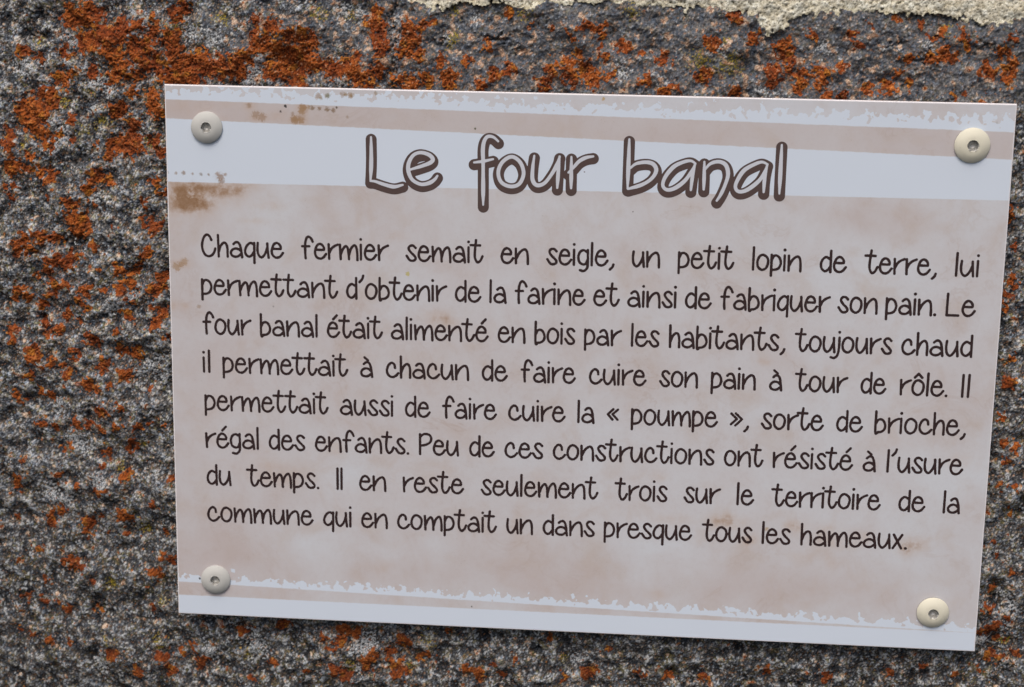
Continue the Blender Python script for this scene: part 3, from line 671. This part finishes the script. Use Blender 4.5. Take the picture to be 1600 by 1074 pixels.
# word, left, right (outer edges, photo px) ; per line: baseline (outer) measurements
LINES = [
 ([("Chaque", 314.4, 444.4), ("fermier", 470.6, 608.4), ("semait", 633.4, 755.9), ("en", 781.9, 826.8), ("seigle,", 853, 960.4), ("un", 986.6, 1031.5), ("petit", 1058.3, 1147.3), ("lopin", 1174.3, 1252.5), ("de", 1280, 1323), ("terre,", 1348.9, 1463.8), ("lui", 1491.4, 1528.5)],
  [(325, 402.6), (342, 402.8), (380, 403.2), (478, 406), (595, 408.7), (745, 412), (825, 413.8), (925, 416.8), (1020, 418.6), (1124, 422), (1180, 423.8), (1297, 427), (1412, 430), (1500, 433.3)]),
 ([("permettant", 314.4, 528.9), ("d'obtenir", 540.7, 699), ("de", 710.5, 752.5), ("la", 764.3, 791.9), ("farine", 803.7, 915.2), ("et", 926.5, 968.5), ("ainsi", 979.6, 1056.5), ("de", 1069.6, 1112.1), ("fabriquer", 1124.4, 1297.2), ("son", 1307.7, 1371.2), ("pain.", 1382.5, 1462.3), ("Le", 1476.7, 1524.2)],
  [(325, 462), (356, 462.9), (460, 465.5), (507, 466.5), (558.6, 468.6), (670, 471.5), (766, 473.9), (867, 477.4), (1028, 481.5), (1130, 485), (1207, 487), (1282, 489.4), (1368, 491.7), (1429, 493.6), (1485, 494.8)]),
 ([("four", 316.5, 393.7), ("banal", 406.3, 496.9), ("était", 510.8, 598.7), ("alimenté", 610.5, 763.8), ("en", 777.4, 821.3), ("bois", 834.7, 898.7), ("par", 912.1, 971.7), ("les", 985.3, 1030.2), ("habitants,", 1044.4, 1227.3), ("toujours", 1240.5, 1393.5), ("chaud", 1407.2, 1519)],
  [(324, 523.4), (380, 524.8), (494, 527.7), (575.6, 530.2), (634.7, 532.2), (719.7, 534.5), (819, 536.9), (877, 538.8), (986.6, 542.2), (1045, 544.2), (1109, 546), (1174, 548.2), (1300, 552.3), (1358, 554.2), (1517, 559)]),
 ([("il", 317, 329.4), ("permettait", 347.8, 544.6), ("à", 562.5, 583.5), ("chacun", 602.7, 733.3), ("de", 752.5, 793.7), ("faire", 812.9, 900), ("cuire", 919.7, 1010.3), ("son", 1029.4, 1090.6), ("pain", 1110, 1180.9), ("à", 1201, 1222.4), ("tour", 1240.5, 1324.5), ("de", 1343.6, 1384.8), ("rôle.", 1404.5, 1480), ("Il", 1501, 1514.5)],
  [(327.6, 583.1), (390.6, 584.6), (521.8, 588.5), (626.8, 592), (731.5, 595.4), (819.4, 598.4), (856, 599.9), (967, 602.8), (1088.5, 606.5), (1180, 610), (1300, 614), (1407, 618.9), (1450, 620), (1507, 622)]),
 ([("permettait", 319.7, 513.9), ("aussi", 531, 614.5), ("de", 632.6, 673.3), ("faire", 690.6, 776.7), ("cuire", 793.7, 883.8), ("la", 901.6, 929.2), ("«", 947.5, 967.2), ("poumpe", 985.3, 1121.8), ("»,", 1139.7, 1170.4), ("sorte", 1188.2, 1287.2), ("de", 1305.6, 1348.1), ("brioche,", 1365.4, 1509)],
  [(325, 642), (360, 643.3), (491.6, 648), (612.4, 651.4), (647.8, 652.8), (732.8, 656.2), (841, 659.3), (903.4, 662), (1078, 667.2), (1229.4, 672.5), (1324, 675.9), (1405.8, 678.9), (1458.6, 680.9)]),
 ([("régal", 321, 405), ("des", 420, 477.2), ("enfants.", 492.2, 639.4), ("Peu", 654.4, 717.6), ("de", 732.8, 773.5), ("ces", 788, 848.8), ("constructions", 863.3, 1116), ("ont", 1130.5, 1192.7), ("résisté", 1206.3, 1332.6), ("à", 1347, 1368.6), ("l'usure", 1384.3, 1504.5)],
  [(322.8, 700.5), (403, 703.4), (532, 707.3), (595, 709.2), (655.7, 711.6), (750, 715), (924.4, 720.8), (967.7, 722.6), (1050, 725.6), (1095, 727.4), (1171.7, 730.4), (1268.8, 734.2), (1385.6, 738.6), (1466, 742)]),
 ([("du", 323, 362.2), ("temps.", 384.8, 499), ("Il", 525.7, 535.9), ("en", 561.2, 604), ("reste", 628.9, 725.5), ("seulement", 750.7, 935), ("trois", 959.4, 1042.6), ("sur", 1067.5, 1125.8), ("le", 1150.2, 1178.3), ("territoire", 1203.7, 1376), ("de", 1402.7, 1445.5), ("la", 1472.3, 1499.8)],
  [(339.4, 759), (443, 763.1), (533.6, 766.2), (602.4, 768.2), (631, 769.6), (814, 776.9), (914, 780.6), (1020.8, 784.8), (1152, 789.8), (1247.8, 793.3), (1333, 796.9), (1421, 800.5), (1473.6, 802.8)]),
 ([("commune", 324, 490.3), ("qui", 504.8, 549.4), ("en", 564.3, 606.3), ("comptait", 620.3, 776.7), ("un", 790.6, 833), ("dans", 847.5, 929.2), ("presque", 942.8, 1081.4), ("tous", 1095.6, 1175.1), ("les", 1189.5, 1234.7), ("hameaux.", 1249.7, 1416.6)],
  [(330, 816), (386.6, 818), (450, 820.5), (547.5, 824.5), (604.5, 826.5), (755, 833.2), (831, 835.8), (908.7, 838.9), (967.8, 841.6), (1191.4, 850.8), (1251.8, 852.8), (1305.6, 854.8), (1409, 858.9)]),
]
KV = .000345*.985                              # metres per glyph unit, vertically
Y_INK = -.00006
jr = random.Random(3)
for words, bl in LINES:
    bx, by = zip(*bl); strokes = []
    pf_ = np.polyfit(bx, by, 2)                # the line's baseline, smoothed
    for wd, xl, xr in words:
        st_, wdt = word_strokes(wd)
        al = at(xl, np.polyval(pf_, xl)); ar = at(xr, np.polyval(pf_, xr))
        if wd[0] in 'dcoeqag' or True:
            pass
        a = np.array(al); b = np.array(ar)
        L = np.linalg.norm(b-a); e = (b-a)/L; nrm = np.array([-e[1], e[0]])
        rad = RPX*KV
        if wdt > 0: kx = (L-2*rad)/wdt
        else: kx = KV
        for P, rr in st_:
            Q = a+e*rad+nrm*rad+np.outer(P[:, 0]*kx, e)+np.outer(P[:, 1]*KV, nrm)
            q = Q.copy()
            rads = np.full(len(q), rad*rr)*(1+.05*np.sin(np.arange(len(q))*.35+jr.random()*6))
            strokes.append((q, rads))
    o = stroke_mesh('text_line', strokes, .00022, Y_INK, M_ink, sign)
    o['label'] = 'printed line of text beginning "'+' '.join(q[0] for q in words[:3])+'"'

# title: outlined letters; centre lines measured on the photograph, px
def A(ox, oy, s, pts): return [(ox+x/s, oy+y/s) for x, y in pts]
a4 = lambda *p: A(550, 190, 4.571, p)
a5 = lambda *p: A(900, 190, 4.571, p)
a2 = lambda *p: A(680, 120, 3.556, p)
TITLE = [
 ('L', [a4((136, 112), (138, 250), (136, 345), (132, 425)), a4((132, 425), (165, 428), (230, 450), (300, 466), (362, 453))]),
 ('e', [a4((412, 345), (500, 318), (560, 294), (577, 268), (548, 237), (490, 222), (440, 240), (408, 290), (402, 350), (430, 415), (490, 448), (550, 440), (590, 415), (610, 388))]),
 ('f', [a4((1045, 142), (1010, 112), (970, 108), (945, 140), (935, 200), (937, 300), (937, 450), (937, 596)), a4((872, 293), (940, 284), (1008, 269))]),
 ('o', ['c', a4((1140, 252), (1075, 290), (1045, 360), (1065, 432), (1130, 464), (1195, 445), (1226, 370), (1200, 290))]),
 ('u', [a4((1302, 245), (1291, 330), (1290, 415), (1320, 455), (1375, 440), (1430, 370), (1468, 300), (1484, 250)), a4((1482, 250), (1474, 350), (1466, 474))]),
 ('r', [a2((757, 446), (756, 545), (755, 620)), a2((740, 533), (768, 505), (800, 470), (838, 450), (878, 443))]),
 ('b', [a5((381, 127), (375, 300), (368, 480)), a5((386, 335), (430, 302), (500, 291), (552, 305), (573, 350), (540, 408), (470, 452), (372, 482))]),
 ('a', [a5((853, 300), (820, 281), (770, 289), (700, 322), (640, 392), (620, 455), (650, 488), (710, 474), (780, 420), (832, 345), (853, 300)), a5((851, 300), (832, 390), (820, 490))]),
 ('n', [a5((917, 288), (915, 400), (912, 486)), a5((920, 345), (960, 302), (1020, 287), (1070, 312), (1086, 380), (1062, 460), (1032, 525), (1005, 566))]),
 ('a', [a5((1368, 306), (1330, 290), (1280, 304), (1200, 350), (1148, 430), (1140, 478), (1170, 502), (1230, 484), (1310, 420), (1352, 350), (1368, 306)), a5((1366, 306), (1348, 400), (1340, 504))]),
 ('l', [a5((1470, 168), (1463, 300), (1452, 516))]),
]
K = .000345
dark, fill = [], []
for ch, ss in TITLE:
    closed = ss[0] == 'c'
    for s in ss:
        if isinstance(s, str): continue
        P = spline(np.array([at(*p) for p in s]), closed)
        n_ = len(P); t = np.linspace(0, 1, n_)
        if closed: tp = np.ones(n_)
        else:
            arc = np.concatenate([[0], np.cumsum(np.hypot(*np.diff(P, axis=0).T))])
            e_ = np.minimum(arc, arc[-1]-arc); tp = np.clip(.55+e_/(16*K)*.45, 0, 1)*(1-.10*np.sin(arc/(9*K)))
        fill.append((P, 2.9*K*tp))
        dark.append((P+np.array([0.2*K, -3.5*K]), np.full(n_, 8.6*K)))
        dark.append((P, np.full(n_, 5.2*K)))
for seg, rr in ((a4((440, 300), (475, 275), (530, 262)), 3.6), (a4((470, 262), (505, 258), (540, 268)), 2.6), (a4((450, 375), (520, 350)), 2.6)):
    P = np.array([at(*p) for p in seg]); dark.append((P, np.full(len(P), rr*K)))
stroke_mesh('title_outline', dark, .00022, Y_INK, M_tink, sign)
stroke_mesh('title_fill', fill, .00022, Y_INK*2, M_tfill, sign)

# ------------------------------------------------------------------ screws
def screw_mat(name, c):
    m, b = new_mat(name, .30, .4)
    v = objvec()
    set_in(b, 'Base Color', mixc(clamp01((noise(v, 500, 4, .6)-.62)*6)*.35, mixc(noise(v, 90, 3), c, tuple(x*.86 for x in c)), tuple(x*.4 for x in c)))
    set_in(b, 'Roughness', noise(v, 200, 2)*.2+.55)
    return m
M_grey = screw_mat('grey_painted_metal', (.56, .555, .52))
M_cream = screw_mat('cream_painted_metal', (.80, .76, .61))
M_sock, b_ = new_mat('bare_socket_metal', .32, .5)
b_.inputs['Metallic'].default_value = .35; b_.inputs['Roughness'].default_value = .5
sv = objvec(); set_in(b_, 'Base Color', mixc(noise(sv, 700, 3), (.62, .61, .58), (.34, .33, .30)))
M_ring, b_ = new_mat('grey_washer', .6, .3); b_.inputs['Base Color'].default_value = (.16, .16, .16, 1)
def lathe(prof, seg=72, lobe=None):
    vs, fs = [], []
    for k, (r, y, lw) in enumerate(prof):
        for q in range(seg):
            a = 2*math.pi*q/seg
            rr = r*(1+lw*math.cos(6*a))
            vs.append((rr*math.cos(a), y, rr*math.sin(a)))
    for k in range(len(prof)-1):
        for q in range(seg):
            r_ = (q+1) % seg
            fs.append((k*seg+q, (k+1)*seg+q, (k+1)*seg+r_, k*seg+r_))
    return vs, fs
def screw(px, py, rpx, mat, rot, label, tx=0, tz=0):
    x, z = at(px, py); rd = rpx*K
    h = rd*.36
    prof = [(rd*.93, 0.0, 0), (rd, -.00045, 0), (rd*1.0, -.0008, 0)]
    for t in np.linspace(.06, 1, 12):           # dome
        a = t*R(62); prof.append((rd*(1-(1-math.cos(a))*0)*math.cos(a)**.9 if False else rd*(1-.66*t**1.15), -.0008-(h-.0008)*math.sin(t*math.pi/2), 0))
    prof.append((rd*.338, -h-.00001, .005))
    prof.append((rd*.32, -h+.0002, .03))
    vs, fs = lathe(prof)
    # fix: the dome profile runs inwards to the socket's rim
    o = link('screw', mesh_np('screw', vs, [f[::-1] for f in fs], True), mat, sign)
    o.location = (x, -.0002, z); o.rotation_euler = (R(tx), 0, R(tz)); o['label'] = label
    sp = [(rd*.32, -h+.0002, .03), (rd*.295, -h+.0006, .09), (rd*.28, -h+.0026, .11), (rd*.16, -h+.0024, .0), (rd*.02, -h+.0030, 0)]
    vs, fs = lathe(sp)
    c_, s_ = math.cos(rot), math.sin(rot)
    vs = [(a*c_-b*s_, y, a*s_+b*c_) for a, y, b in vs]
    fs = [f[::-1] for f in fs]+[tuple(range(4*72, 5*72))]
    link('socket', mesh_np('socket', vs, fs), M_sock, o)
    wv, wf = lathe([(rd*.9, -.00010, 0), (rd*.985, -.00010, 0), (rd*.99, .0001, 0), (rd*.99, .00019, 0)], 48)
    link('washer', mesh_np('washer', wv, wf, True), M_ring, o)
screw(323.6, 199, 24.6, M_grey, .1, 'grey painted screw at the upper left corner of the board', -2, 2)
screw(1518.8, 227, 26.6, M_cream, .4, 'cream painted screw at the upper right corner of the board', 2, 2)
screw(337.6, 905, 24.2, M_grey, .25, 'grey painted screw at the lower left corner of the board', -2, 3)
screw(1457.2, 956.5, 25.4, M_cream, 0, 'cream painted screw at the lower right corner of the board', 2, 1)
